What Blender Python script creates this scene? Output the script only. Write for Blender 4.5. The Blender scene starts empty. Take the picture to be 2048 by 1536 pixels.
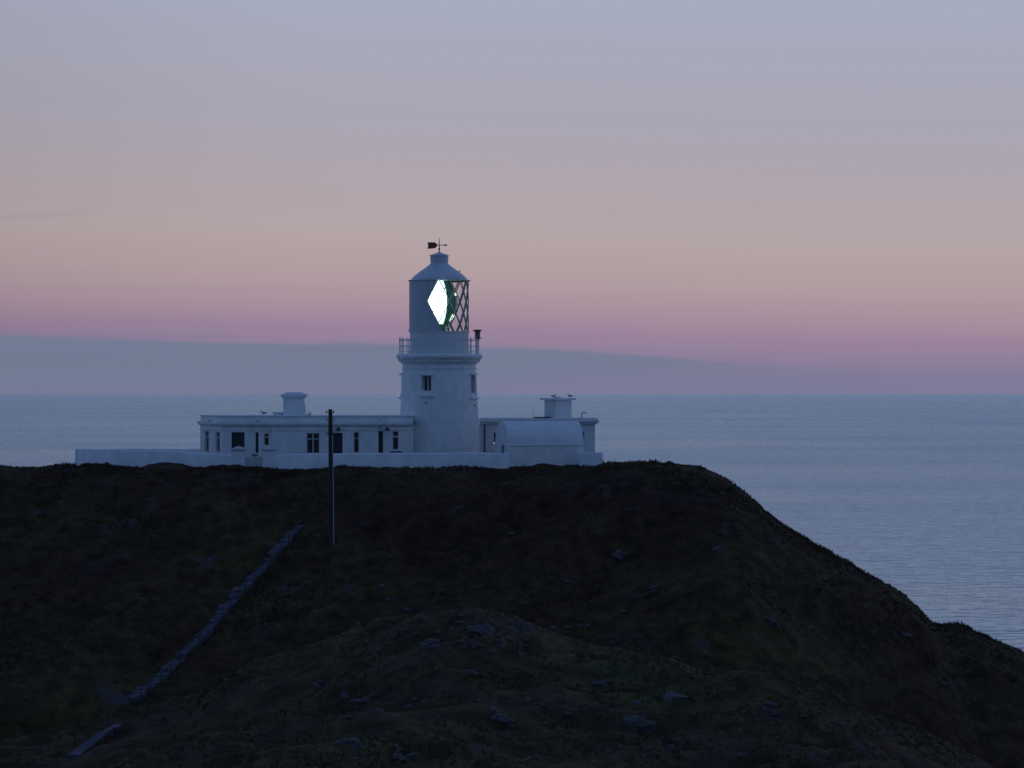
import bpy, math, random
import numpy as np
from mathutils import Vector
random.seed(7)
R = math.radians
sc = bpy.context.scene
COL = sc.collection

# ------------------------------------------------------------------ camera
F = 5333.0            # focal length in photo pixels (2048 wide)
ZC = 35.0             # eye height above the sea
HOR = 781.0           # horizon row for an infinite plane
cd = bpy.data.cameras.new('camera'); cam = bpy.data.objects.new('camera', cd); COL.objects.link(cam)
cam.location = (0, 0, ZC); cam.rotation_euler = (R(90), 0, 0)
cd.sensor_width = 36; cd.lens = 36*F/2048; cd.shift_y = (HOR-768)/2048
cd.clip_start = 1; cd.clip_end = 200000
sc.camera = cam
sc.view_settings.view_transform = 'Standard'; sc.view_settings.look = 'None'
sc.view_settings.gamma = 1; sc.view_settings.exposure = 0; sc.view_settings.use_curve_mapping = False
sc.render.engine = 'CYCLES'

def lin(c):
    out = []
    for v in c[:3]:
        v /= 255.0
        out.append(v/12.92 if v <= .04045 else ((v+.055)/1.055)**2.4)
    return (*out, 1.0)

# ------------------------------------------------------------------ sky (afterglow, sun already set)
world = bpy.data.worlds.new('World'); sc.world = world; world.use_nodes = True
nt = world.node_tree; N = nt.nodes; L = nt.links
N.clear()
def nd(t, **k):
    n = N.new(t)
    for a, b in k.items(): setattr(n, a, b)
    return n
def M(op, a, b=None, c=None, clamp=False):
    n = N.new('ShaderNodeMath'); n.operation = op; n.use_clamp = clamp
    for i, v in enumerate((a, b, c)):
        if v is None: continue
        if isinstance(v, (int, float)): n.inputs[i].default_value = v
        else: L.new(v, n.inputs[i])
    return n.outputs[0]
def smooth(x, a, b):
    n = N.new('ShaderNodeMapRange'); n.interpolation_type = 'SMOOTHSTEP'
    L.new(x, n.inputs[0]); n.inputs[1].default_value = a; n.inputs[2].default_value = b
    return n.outputs[0]
def mixc(f, a, b):
    n = N.new('ShaderNodeMix'); n.data_type = 'RGBA'
    if isinstance(f, (int, float)): n.inputs[0].default_value = f
    else: L.new(f, n.inputs[0])
    for i, v in ((6, a), (7, b)):
        if isinstance(v, tuple): n.inputs[i].default_value = v
        else: L.new(v, n.inputs[i])
    return n.outputs[2]
def ramp(x, stops, interp='LINEAR'):
    n = N.new('ShaderNodeValToRGB'); L.new(x, n.inputs[0]); cr = n.color_ramp; cr.interpolation = interp
    while len(cr.elements) < len(stops): cr.elements.new(.5)
    for e, (p, c) in zip(cr.elements, stops): e.position = p; e.color = c
    return n.outputs[0]
tc = nd('ShaderNodeTexCoord'); sep = nd('ShaderNodeSeparateXYZ'); L.new(tc.outputs['Generated'], sep.inputs[0])
sx, sy, sz0 = sep.outputs
sz = M('ADD', sz0, .0013)
az = M('ARCTAN2', sx, sy)
azc = M('MINIMUM', M('MAXIMUM', az, -.45), .45)
# slow unevenness of the afterglow
nmap = nd('ShaderNodeMapping'); L.new(tc.outputs['Generated'], nmap.inputs[0]); nmap.inputs['Scale'].default_value = (5, 5, 45)
nz = nd('ShaderNodeTexNoise'); L.new(nmap.outputs[0], nz.inputs[0]); nz.inputs['Scale'].default_value = 1.0; nz.inputs['Detail'].default_value = 3
e = M('ADD', M('ADD', sz, M('MULTIPLY', azc, .026)), M('MULTIPLY', M('SUBTRACT', nz.outputs[0], .5), .006))
t = M('SQRT', M('MAXIMUM', e, 0.0))
SKY = [(0, (118,118,146)), (.010, (122,117,146)), (.0165, (136,121,147)), (.024, (148,126,149)), (.0315, (160,138,151)),
       (.043, (169,150,154)), (.058, (173,158,160)), (.0765, (169,158,164)), (.10, (163,159,172)), (.125, (161,162,178)),
       (.148, (160,165,184)), (.20, (144,155,184)), (.4, (98,122,172)), (.7, (73,99,154)), (1.0, (62,87,140))]
front = ramp(t, [(math.sqrt(a), tuple(v*(1.10 if a < .16 else 1.06) for v in lin(c)[:3])+(1,)) for a, c in SKY])
# away from the afterglow: plain dusk blue
back = ramp(t, [(0, lin((76,101,140))), (.3, lin((90,120,166))), (.6, lin((86,115,162))), (1, lin((69,94,140)))])
front = mixc(smooth(az, -.05, -.30), front, mixc(.16, front, lin((20,22,40))))
turn = smooth(M('COSINE', M('SUBTRACT', az, .35)), .82, -.55)
skyc = mixc(turn, front, back)
# long flat cloud bank above the horizon
EDGE = [(-.30, .0232), (-.192, .0220), (-.126, .0195), (-.075, .0187), (-.055, .0192), (0, .0178), (.042, .0150), (.08, .0120), (.127, .0093), (.16, .0075), (.30, .004)]
aa = M('MULTIPLY_ADD', az, 1/.6, .5, clamp=True)
edge = M('MULTIPLY', ramp(aa, [((a+.3)/.6, (v*25, v*25, v*25, 1)) for a, v in EDGE]), 1/25)
wmap = nd('ShaderNodeMapping'); L.new(tc.outputs['Generated'], wmap.inputs[0]); wmap.inputs['Scale'].default_value = (24, 24, 260)
wn = nd('ShaderNodeTexNoise'); L.new(wmap.outputs[0], wn.inputs[0]); wn.inputs['Scale'].default_value = 1.0; wn.inputs['Detail'].default_value = 5
edge = M('ADD', edge, M('MULTIPLY', M('SUBTRACT', wn.outputs[0], .5), .0030))
cm = smooth(M('SUBTRACT', edge, sz), -.0009, .0014)
cm = M('MULTIPLY', cm, smooth(M('ADD', az, M('MULTIPLY', wn.outputs[0], .02)), .175, .105))
lowfade = smooth(M('SUBTRACT', M('MULTIPLY', az, .09), sz), -.010, .002)
cm = M('MULTIPLY', cm, M('MULTIPLY_ADD', lowfade, -.75, 1.0))
cloudc = ramp(M('MULTIPLY', sz, 40), [(0, lin((116,122,147))), (1, lin((113,124,148)))])
skyc = mixc(M('MULTIPLY', cm, .95), skyc, cloudc)
w2 = nd('ShaderNodeMapping'); L.new(tc.outputs['Generated'], w2.inputs[0]); w2.inputs['Scale'].default_value = (9, 9, 420)
wn2 = nd('ShaderNodeTexNoise'); L.new(w2.outputs[0], wn2.inputs[0]); wn2.inputs['Scale'].default_value = 1.0; wn2.inputs['Detail'].default_value = 4
wis = M('MULTIPLY', smooth(wn2.outputs[0], .54, .66), smooth(M('ABSOLUTE', M('SUBTRACT', sz, M('ADD', edge, -.002))), .006, .001))
skyc = mixc(M('MULTIPLY', wis, .35), skyc, lin((120,121,148)))
# a second faint streak of cloud high on the left
st = M('MULTIPLY', smooth(M('ABSOLUTE', M('SUBTRACT', M('ADD', sz, M('MULTIPLY', az, -.09)), .0815)), .0022, .0002), smooth(az, -.145, -.175))
skyc = mixc(M('MULTIPLY', M('MULTIPLY', st, wn.outputs[0]), .35), skyc, lin((140,132,152)))
below = smooth(sz0, -.004, -.03)
skyc = mixc(below, skyc, lin((70,80,105)))
bg = nd('ShaderNodeBackground'); L.new(skyc, bg.inputs[0]); bg.inputs[1].default_value = 1.0
wo = nd('ShaderNodeOutputWorld'); L.new(bg.outputs[0], wo.inputs[0])

# ------------------------------------------------------------------ materials
def mat(name, col, rough=.85, bump=0, scale=3, var=0, col2=None, metallic=0, spec=.5, streak=None, detail=5, bscale=None):
    m = bpy.data.materials.new(name); m.use_nodes = True
    t = m.node_tree; b = t.nodes['Principled BSDF']
    b.inputs['Roughness'].default_value = rough; b.inputs['Metallic'].default_value = metallic
    b.inputs['Specular IOR Level'].default_value = spec
    b.inputs['Base Color'].default_value = (*col, 1)
    geo = t.nodes.new('ShaderNodeNewGeometry')
    src = geo.outputs['Position']
    if col2:
        mp = t.nodes.new('ShaderNodeMapping'); t.links.new(src, mp.inputs[0])
        if streak: mp.inputs['Scale'].default_value = streak
        n = t.nodes.new('ShaderNodeTexNoise'); t.links.new(mp.outputs[0], n.inputs[0])
        n.inputs['Scale'].default_value = scale; n.inputs['Detail'].default_value = detail
        cr = t.nodes.new('ShaderNodeValToRGB'); t.links.new(n.outputs[0], cr.inputs[0])
        cr.color_ramp.elements[0].position = .35; cr.color_ramp.elements[1].position = .68
        cr.color_ramp.elements[0].color = (*col, 1); cr.color_ramp.elements[1].color = (*col2, 1)
        t.links.new(cr.outputs[0], b.inputs['Base Color'])
    if bump:
        n2 = t.nodes.new('ShaderNodeTexNoise'); t.links.new(src, n2.inputs[0])
        n2.inputs['Scale'].default_value = bscale or scale*4; n2.inputs['Detail'].default_value = 6
        bm = t.nodes.new('ShaderNodeBump'); t.links.new(n2.outputs[0], bm.inputs['Height'])
        bm.inputs['Distance'].default_value = bump; t.links.new(bm.outputs[0], b.inputs['Normal'])
    return m
WHITE = mat('white_limewash', (.80,.81,.80), .8, .03, 1.5, col2=(.67,.69,.68), streak=(1.1,1.1,.8), bscale=3)
WALLW = mat('white_roughcast', (.80,.81,.82), .9, .05, .9, col2=(.68,.70,.70), streak=(1,1,.8), bscale=4)
PAINT = mat('white_gloss_metal', (.66,.67,.67), .45, .004, 2, col2=(.58,.60,.60))
ROOFM = mat('lantern_roof_paint', (.62,.65,.66), .4, .01, 2, col2=(.52,.55,.56))
BLANK = mat('blanking_plate_paint', (.50,.54,.55), .5, .01, 2, col2=(.44,.48,.49))
BARM = mat('glazing_bar_grey_paint', (.22,.25,.26), .6)
DARKM = mat('dark_metal', (.03,.028,.03), .5)
VANE = mat('rusty_red_metal', (.20,.05,.035), .6)
GREYM = mat('grey_metal', (.13,.14,.14), .5)
FRAME = mat('window_frame_paint', (.55,.56,.55), .5)
PANE = mat('dark_pane', (.030,.014,.014), .2)
DOORM = mat('dark_door_paint', (.022,.022,.026), .5)
WOOD = mat('weathered_pole_wood', (.045,.038,.035), .85, .02, 3, col2=(.028,.024,.022), streak=(4,4,.4))
GALV = mat('galvanised_conduit', (.34,.36,.42), .5)
PORC = mat('insulator_porcelain', (.55,.48,.42), .35)
CONC = mat('worn_concrete', (.10,.09,.115), .9, .06, 1.5, col2=(.05,.045,.055))
DCONC = mat('lichened_concrete', (.07,.07,.065), .9, .04, 2, col2=(.04,.042,.038))
ROCK = mat('grey_lichened_rock', (.058,.047,.047), .9, .15, 1.4, col2=(.090,.077,.078), bscale=3)
GULLW = mat('gull_white', (.45,.45,.46), .8)
GULLG = mat('gull_grey', (.12,.12,.13), .8)
SLATE = mat('pillar_cap_slate', (.50,.52,.50), .6, .01, 3, col2=(.38,.41,.38))
BUSH = mat('dark_shrub_leaf', (.03,.038,.02), .8)

def ground_mat():
    m = bpy.data.materials.new('clifftop_turf'); m.use_nodes = True
    t = m.node_tree; b = t.nodes['Principled BSDF']; b.inputs['Roughness'].default_value = .95; b.inputs['Specular IOR Level'].default_value = .15
    geo = t.nodes.new('ShaderNodeNewGeometry')
    def noise(s, d=5, vec=None, rough=.55):
        n = t.nodes.new('ShaderNodeTexNoise'); t.links.new(vec or geo.outputs['Position'], n.inputs[0])
        n.inputs['Scale'].default_value = s; n.inputs['Detail'].default_value = d; n.inputs['Roughness'].default_value = rough
        return n.outputs[0]
    def rmp(x, st):
        n = t.nodes.new('ShaderNodeValToRGB'); t.links.new(x, n.inputs[0])
        while len(n.color_ramp.elements) < len(st): n.color_ramp.elements.new(.5)
        for el, (p, c) in zip(n.color_ramp.elements, st): el.position = p; el.color = (*c, 1)
        return n.outputs[0]
    a = rmp(noise(.09, 4), [(.36, (.078,.044,.026)), (.5, (.088,.058,.025)), (.64, (.090,.078,.028))])
    c = rmp(noise(.9, 6), [(.35, (.5,.5,.5)), (.7, (1.35,1.35,1.35))])
    mx = t.nodes.new('ShaderNodeMix'); mx.data_type = 'RGBA'; mx.blend_type = 'MULTIPLY'; mx.inputs[0].default_value = 1
    t.links.new(a, mx.inputs[6]); t.links.new(c, mx.inputs[7])
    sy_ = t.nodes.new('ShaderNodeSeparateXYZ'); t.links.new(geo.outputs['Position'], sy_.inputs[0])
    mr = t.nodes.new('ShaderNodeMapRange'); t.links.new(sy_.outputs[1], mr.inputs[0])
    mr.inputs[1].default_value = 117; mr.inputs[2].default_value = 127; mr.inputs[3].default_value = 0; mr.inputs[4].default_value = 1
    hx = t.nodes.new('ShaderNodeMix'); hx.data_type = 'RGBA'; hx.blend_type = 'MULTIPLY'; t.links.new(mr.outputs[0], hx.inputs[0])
    t.links.new(mx.outputs[2], hx.inputs[6]); hx.inputs[7].default_value = (.84,.78,.80,1); mx = hx  # turf beyond the near ridge multiplied darker, painting in the steep slope's shade
    # bare rock breaking through the turf
    rk = rmp(noise(.33, 7, rough=.65), [(.60, (0,0,0)), (.66, (1,1,1))])
    m2 = t.nodes.new('ShaderNodeMix'); m2.data_type = 'RGBA'; t.links.new(rk, m2.inputs[0])
    t.links.new(mx.outputs[2], m2.inputs[6]); m2.inputs[7].default_value = (.080,.064,.060,1)
    t.links.new(m2.outputs[2], b.inputs['Base Color'])
    bp = t.nodes.new('ShaderNodeBump'); t.links.new(noise(2.2, 8), bp.inputs['Height']); bp.inputs['Distance'].default_value = .5
    t.links.new(bp.outputs[0], b.inputs['Normal'])
    return m
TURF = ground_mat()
GRASS = mat('grass_blades', (.076,.054,.026), .9, 0, .12, col2=(.090,.078,.034), spec=.1)

SHADED_HEATH = mat('shaded_heather_and_grass', (.060,.036,.024), .95, 0, .12, col2=(.085,.066,.030), spec=.1)  # darker than the near grass: shade of the steep far face put into the colour
def sea_mat():
    m = bpy.data.materials.new('sea_water'); m.use_nodes = True
    t = m.node_tree; b = t.nodes['Principled BSDF']
    b.inputs['Base Color'].default_value = (.050,.105,.165,1); b.inputs['IOR'].default_value = 1.33
    geo = t.nodes.new('ShaderNodeNewGeometry')
    def noise(s, d, sc=(1,1,1), rot=0):
        mp = t.nodes.new('ShaderNodeMapping'); t.links.new(geo.outputs['Position'], mp.inputs[0]); mp.inputs['Scale'].default_value = sc
        mp.inputs['Rotation'].default_value = (0,0,rot)
        n = t.nodes.new('ShaderNodeTexNoise'); t.links.new(mp.outputs[0], n.inputs[0]); n.inputs['Scale'].default_value = s; n.inputs['Detail'].default_value = d
        return n.outputs[0]
    def bump(h, dist, prev=None):
        bp = t.nodes.new('ShaderNodeBump'); t.links.new(h, bp.inputs['Height']); bp.inputs['Distance'].default_value = dist
        if prev: t.links.new(prev, bp.inputs['Normal'])
        return bp.outputs[0]
    n1 = bump(noise(.045, 4, (.7,1.2,1), .2), 2.6)
    n2 = bump(noise(.22, 5, (.8,1.1,1), -.15), 3.4, n1)
    n3 = bump(noise(1.1, 4), .40, n2)
    # wind lanes: smoother and rougher water
    rr = t.nodes.new('ShaderNodeMapRange'); t.links.new(noise(.004, 6, (.8,1.2,1), .08), rr.inputs[0])
    rr.inputs[1].default_value = .35; rr.inputs[2].default_value = .65; rr.inputs[3].default_value = .24; rr.inputs[4].default_value = .32
    gl = t.nodes.new('ShaderNodeBsdfGlossy'); gl.inputs[0].default_value = (.91,1,.94,1); t.links.new(rr.outputs[0], gl.inputs['Roughness']); t.links.new(n3, gl.inputs['Normal'])
    df = t.nodes.new('ShaderNodeBsdfDiffuse'); df.inputs[0].default_value = (.045,.11,.145,1); t.links.new(n2, df.inputs['Normal'])
    fr = t.nodes.new('ShaderNodeFresnel'); fr.inputs[0].default_value = 1.34; t.links.new(n2, fr.inputs['Normal'])
    ms = t.nodes.new('ShaderNodeMixShader'); pw_ = t.nodes.new('ShaderNodeMath'); pw_.operation = 'POWER'; pw_.inputs[1].default_value = .30; t.links.new(fr.outputs[0], pw_.inputs[0]); t.links.new(pw_.outputs[0], ms.inputs[0]); t.links.new(df.outputs[0], ms.inputs[1]); t.links.new(gl.outputs[0], ms.inputs[2])
    t.links.new(ms.outputs[0], t.nodes['Material Output'].inputs['Surface']); t.nodes.remove(b)
    return m
SEA = sea_mat()

def glass_mat(name, tint, refl=.12):
    m = bpy.data.materials.new(name); m.use_nodes = True; t = m.node_tree
    t.nodes.clear()
    tr = t.nodes.new('ShaderNodeBsdfTransparent'); tr.inputs[0].default_value = (*tint, 1)
    gl = t.nodes.new('ShaderNodeBsdfGlossy'); gl.inputs['Roughness'].default_value = .05
    fr = t.nodes.new('ShaderNodeMath'); fr.operation = 'MULTIPLY'; fr.inputs[1].default_value = .18; f0 = t.nodes.new('ShaderNodeFresnel'); f0.inputs[0].default_value = 1.4; t.links.new(f0.outputs[0], fr.inputs[0])
    mx = t.nodes.new('ShaderNodeMixShader'); t.links.new(fr.outputs[0], mx.inputs[0]); t.links.new(tr.outputs[0], mx.inputs[1]); t.links.new(gl.outputs[0], mx.inputs[2])
    o = t.nodes.new('ShaderNodeOutputMaterial'); t.links.new(mx.outputs[0], o.inputs[0])
    return m
GLASS = glass_mat('lantern_glass', (.95,.97,.97))
LENSG = mat('green_lens_glass', (.03,.10,.075), .25, .0, 3, col2=(.05,.17,.12))
LENSG.node_tree.nodes['Principled BSDF'].inputs['Emission Color'].default_value = (.10,.55,.35,1)
LENSG.node_tree.nodes['Principled BSDF'].inputs['Emission Strength'].default_value = .045  # faint emission stands in for lamp light coming through the glass
def emit(name, col, s):
    m = bpy.data.materials.new(name); m.use_nodes = True; b = m.node_tree.nodes['Principled BSDF']
    b.inputs['Base Color'].default_value = (.3,.3,.3,1); b.inputs['Emission Color'].default_value = (*col, 1); b.inputs['Emission Strength'].default_value = s
    return m
LIT = emit('lit_lens', (.74,1.0,.95), 4)
LITDIM = emit('lit_prism_ring', (.70,1.0,.94), 1.7)
LITEDGE = emit('lit_edge_falloff', (.45,.85,.78), .75)  # dim glowing strip that paints a soft falloff at the lit panel's right edge
GLINT = emit('prism_glint', (.70,1.0,.66), 3.0)  # glowing facets painted as glints of the inner lamp, not sources themselves
AMBER = emit('amber_lamp', (1,.42,.16), .8)

# ------------------------------------------------------------------ helpers
def at(px, py, Y): return Vector(((px-1024)/F*Y, Y, ZC-(py-HOR)/F*Y))
def X(px, Y): return (px-1024)/F*Y
def Z(py, Y): return ZC-(py-HOR)/F*Y

class MB:
    def __init__(s): s.v = []; s.f = []
    def add(s, vs, fs):
        o = len(s.v); s.v += [tuple(v) for v in vs]; s.f += [tuple(i+o for i in f) for f in fs]; return s
    def box(s, x0, x1, y0, y1, z0, z1):
        return s.add([(x0,y0,z0),(x1,y0,z0),(x1,y1,z0),(x0,y1,z0),(x0,y0,z1),(x1,y0,z1),(x1,y1,z1),(x0,y1,z1)],
                     [(0,3,2,1),(4,5,6,7),(0,1,5,4),(1,2,6,5),(2,3,7,6),(3,0,4,7)])
    def prism(s, poly, z0, z1):          # poly: list of (x,y) counter-clockwise; z1 may be a list
        n = len(poly); zt = z1 if isinstance(z1, (list, tuple)) else [z1]*n
        vs = [(p[0],p[1],z0) for p in poly]+[(p[0],p[1],zt[i]) for i, p in enumerate(poly)]
        fs = [tuple(range(n))[::-1], tuple(range(n, 2*n))]+[(i,(i+1)%n,n+(i+1)%n,n+i) for i in range(n)]
        return s.add(vs, fs)
    def tube(s, a, b, r, r2=None, n=8):
        a = Vector(a); b = Vector(b); r2 = r if r2 is None else r2
        d = (b-a).normalized(); u = d.orthogonal().normalized(); w = d.cross(u)
        vs = []
        for c, rr in ((a, r), (b, r2)):
            for i in range(n):
                t_ = 2*math.pi*i/n; vs.append(c+u*math.cos(t_)*rr+w*math.sin(t_)*rr)
        return s.add(vs, [(i,(i+1)%n,n+(i+1)%n,n+i) for i in range(n)]+[tuple(range(n))[::-1], tuple(range(n,2*n))])
    def path(s, pts, r, n=6):
        for a, b in zip(pts[:-1], pts[1:]): s.tube(a, b, r, n=n)
        return s
    def lathe(s, cx, cy, prof, n=64, a0=0, a1=2*math.pi):
        full = abs(a1-a0-2*math.pi) < 1e-6; m = n if full else n+1; vs = []
        for r, z in prof:
            for i in range(m):
                t_ = a0+(a1-a0)*i/n; vs.append((cx+r*math.cos(t_), cy+r*math.sin(t_), z))
        fs = []
        for j in range(len(prof)-1):
            for i in range(n):
                k = (i+1) % m
                fs.append((j*m+i, j*m+k, (j+1)*m+k, (j+1)*m+i))
        return s.add(vs, fs)
    def ball(s, c, r, n=8, sc_=(1,1,1)):
        prof = [(max(r*math.sin(math.pi*j/n), 1e-4), -r*math.cos(math.pi*j/n)) for j in range(n+1)]
        o = len(s.v); s.lathe(0, 0, prof, n)
        for i in range(o, len(s.v)):
            v = s.v[i]; s.v[i] = (c[0]+v[0]*sc_[0], c[1]+v[1]*sc_[1], c[2]+v[2]*sc_[2])
        return s
    def build(s, name, m, parent=None, smooth_=False, bevel=0, org=None):
        org = Vector(org) if org is not None else (Vector(root_loc(parent)) if parent else Vector((0,0,0)))
        me = bpy.data.meshes.new(name); me.from_pydata([tuple(Vector(v)-org) for v in s.v], [], s.f); me.update()
        me.materials.append(m)
        ob = bpy.data.objects.new(name, me); COL.objects.link(ob)
        if smooth_:
            me.polygons.foreach_set('use_smooth', [True]*len(me.polygons))
            me.set_sharp_from_angle(angle=R(38))
        if parent: ob.parent = parent
        else: ob.location = org
        if bevel:
            bv = ob.modifiers.new('bevel', 'BEVEL'); bv.width = bevel; bv.segments = 2; bv.limit_method = 'ANGLE'
        return ob
def root_loc(o):
    while o.parent: o = o.parent
    return o.location
def tag(o, label, cat, group=None):
    o['label'] = label; o['category'] = cat
    if group: o['group'] = group
    return o
def thing(name, loc, label, cat, group=None):
    o = bpy.data.objects.new(name, None); COL.objects.link(o); o.location = loc
    return tag(o, label, cat, group)

# ------------------------------------------------------------------ terrain
def _h(i, j, s):
    n = (i*374761393+j*668265263+s*974711) & 0xffffffff
    n = ((n ^ (n >> 13))*1274126177) & 0xffffffff
    return ((n ^ (n >> 16)) & 0xffffff)/float(0xffffff)
def vnoise(x, y, s=0):
    xi = np.floor(x).astype(np.int64); yi = np.floor(y).astype(np.int64); fx = x-xi; fy = y-yi
    fx = fx*fx*(3-2*fx); fy = fy*fy*(3-2*fy)
    a = _h(xi,yi,s); b = _h(xi+1,yi,s); c = _h(xi,yi+1,s); d = _h(xi+1,yi+1,s)
    return (a*(1-fx)+b*fx)*(1-fy)+(c*(1-fx)+d*fx)*fy - .5
def fbm(x, y, o=4, s=0):
    r = 0; a = 1.0
    for k in range(o): r = r+a*vnoise(x*2**k+k*17.3, y*2**k-k*9.1, s+k); a *= .5
    return r
YR, YF = 190.0, 112.0
CREST = [(-1400,1500),(-900,1200),(-500,985),(-200,940),(0,934),(100,934),(157,932),(190,930),(232,935),(300,937),(360,939),(400,942),(470,943),(560,945),(600,942),
         (700,939),(800,939),(870,938),(920,934),(1000,942),(1060,938),(1160,939),(1190,936),(1215,928),(1250,926),(1330,926),(1370,930),(1405,936),(1440,950),(1490,985),
         (1550,1040),(1610,1078),(1690,1120),(1740,1150),(1810,1190),(1865,1248),(1920,1251),(1945,1262),(1990,1283),(2048,1305),(2200,1390),(2500,1600),(3000,2000)]
FORE = [(-1200,2300),(-300,1560),(0,1490),(150,1448),(240,1422),(420,1372),(600,1300),(720,1266),(860,1228),(960,1220),(1060,1242),(1160,1270),(1290,1302),(1400,1330),
        (1460,1334),(1560,1362),(1650,1388),(1700,1415),(1800,1452),(1900,1496),(1980,1536),(2300,1750),(3000,2500)]
cx_ = np.array([(p-1024)*YR/F for p, _ in CREST]); cz_ = np.array([ZC-(q-HOR)*YR/F for _, q in CREST])
fx_ = np.array([(p-1024)*YF/F for p, _ in FORE]); fz_ = np.array([ZC-(q-HOR)*YF/F for _, q in FORE])
def sstep(t): t = np.clip(t, 0, 1); return t*t*(3-2*t)
def height(x, y):
    x = np.asarray(x, float); y = np.asarray(y, float)
    P = np.interp(x, cx_, cz_)
    d = np.maximum(YR-y, 0)
    gul = fbm(x*.05, y*.05, 3, 5)*5*sstep(d/14)
    front = .56*d-3.4*(1-np.exp(-d/6.5))
    # plateau reaches back behind the walls only
    inside = sstep((x+33)/1.5)*sstep((7.6-x)/1.5)
    yb = 191+inside*40
    b = np.maximum(y-yb, 0)
    bk = .75*b
    plat = P*(1-inside)+29.35*inside
    zz = np.where(y > YR, P*(1-sstep((y-YR)/4))+plat*sstep((y-YR)/4)-bk, P-front)
    zi = zz+gul
    Q = np.interp(x, fx_, fz_)
    dn = np.maximum(YF-y, 0); db = np.maximum(y-YF, 0)
    near = sstep((62-y)/58)
    g = Q-.035*dn-.5*db-.012*db*db+fbm(x*.09, y*.07, 3, 31)*2.2*sstep(dn/12)*sstep(y/50)
    g = g*(1-near)+33.2*near
    k = 1.2
    z = np.logaddexp(zi/k, g/k)*k
    amp = sstep((np.abs(y-YR))/8)*.9+.1
    z = z+fbm(x*.35, y*.35, 5, 77)*.75*amp+fbm(x*1.3, y*1.3, 3, 99)*.22
    return np.maximum(z, -6)
def hit(px, py):
    Y = np.linspace(45, 240, 6000); x = (px-1024)/F*Y; z = ZC-(py-HOR)/F*Y
    h = height(x, Y); i = int(np.argmax(z < h)); return Vector((x[i], Y[i], float(h[i])))

def grid(name, xs, ys, m):
    Xg, Yg = np.meshgrid(xs, ys); Zg = height(Xg, Yg)
    v = np.stack([Xg, Yg, Zg], -1).reshape(-1, 3); nx, ny = len(xs), len(ys)
    i = np.arange((ny-1)*(nx-1)); r = i//(nx-1); c = i % (nx-1); a = r*nx+c
    f = np.stack([a, a+1, a+nx+1, a+nx], -1)
    me = bpy.data.meshes.new(name)
    me.vertices.add(len(v)); me.vertices.foreach_set('co', v.ravel())
    me.loops.add(f.size); me.loops.foreach_set('vertex_index', f.ravel())
    me.polygons.add(len(f)); me.polygons.foreach_set('loop_start', np.arange(0, f.size, 4)); me.polygons.foreach_set('loop_total', np.full(len(f), 4))
    me.polygons.foreach_set('use_smooth', np.ones(len(f), bool))
    me.update(calc_edges=True); me.materials.append(m)
    ob = bpy.data.objects.new(name, me); COL.objects.link(ob); ob['kind'] = 'structure'; return ob
xs = np.concatenate([np.linspace(-150,-48,40)[:-1], np.arange(-48, 50, .42), np.linspace(50,130,32)])
ys = np.concatenate([np.linspace(-120,40,40)[:-1], np.arange(40, 198, .42), np.linspace(198,300,50)])
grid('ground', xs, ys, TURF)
sea = MB()
S = 25000
sea.add([(-S,-2000,0),(S,-2000,0),(S,S,0),(-S,S,0)], [(0,1,2,3)])
so = sea.build('sea', SEA); so['kind'] = 'structure'

# grass: tufts of blades over the two headlands
def tufts(n, xr, yr, hmin, hmax, seed):
    rg = np.random.default_rng(seed)
    x = rg.uniform(*xr, n); y = rg.uniform(*yr, n)
    keep = rg.random(n) < np.clip(.55+1.3*fbm(x*.25, y*.25, 4, 11), .04, 1)
    # none inside the walled yard or on the path
    keep &= ~((y > 193.2) & (x > -33) & (x < 7))
    x = x[keep]; y = y[keep]; z = height(x, y); n = len(x)
    keep = z > 3; x, y, z = x[keep], y[keep], z[keep]; n = len(x)
    big = np.clip(.75+1.5*fbm(x*.5, y*.5, 3, 61), .3, 1.9)
    vs = []; 
    for k in range(4):
        a = rg.uniform(0, 2*np.pi, n); w = rg.uniform(.03, .09, n)*(hmax/.3); h = rg.uniform(hmin, hmax, n)*big; ln = rg.uniform(0, .6, n)*h; la = rg.uniform(0, 6.28, n)
        bx = x+rg.normal(0, .06, n); by = y+rg.normal(0, .06, n)
        p0 = np.stack([bx-np.cos(a)*w, by-np.sin(a)*w, z-.05], -1); p1 = np.stack([bx+np.cos(a)*w, by+np.sin(a)*w, z-.05], -1)
        p2 = np.stack([bx+np.cos(la)*ln, by+np.sin(la)*ln, z+h], -1)
        vs.append(np.stack([p0, p1, p2], 1))
    return np.concatenate(vs).reshape(-1, 3)
def stuff_tris(name, v, m, label, cat):
    f = np.arange(len(v)); me = bpy.data.meshes.new(name)
    me.vertices.add(len(v)); me.vertices.foreach_set('co', v.ravel())
    me.loops.add(len(v)); me.loops.foreach_set('vertex_index', f)
    me.polygons.add(len(v)//3); me.polygons.foreach_set('loop_start', np.arange(0, len(v), 3)); me.polygons.foreach_set('loop_total', np.full(len(v)//3, 3))
    me.update(calc_edges=True); me.materials.append(m)
    ob = bpy.data.objects.new(name, me); COL.objects.link(ob); ob['kind'] = 'stuff'; tag(ob, label, cat); return ob
gv = np.concatenate([tufts(70000, (-42, 44), (150, 194), .05, .20, 1), tufts(10000, (-42, 44), (187, 193), .06, .22, 2)])
stuff_tris('heather', gv, SHADED_HEATH, 'rough heather and grass on the far headland slope, shade painted in', 'heather')
stuff_tris('grass', tufts(70000, (-26, 28), (60, 122), .05, .17, 3), GRASS, 'short rough grass on the near rocky ridge', 'grass')

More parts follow.
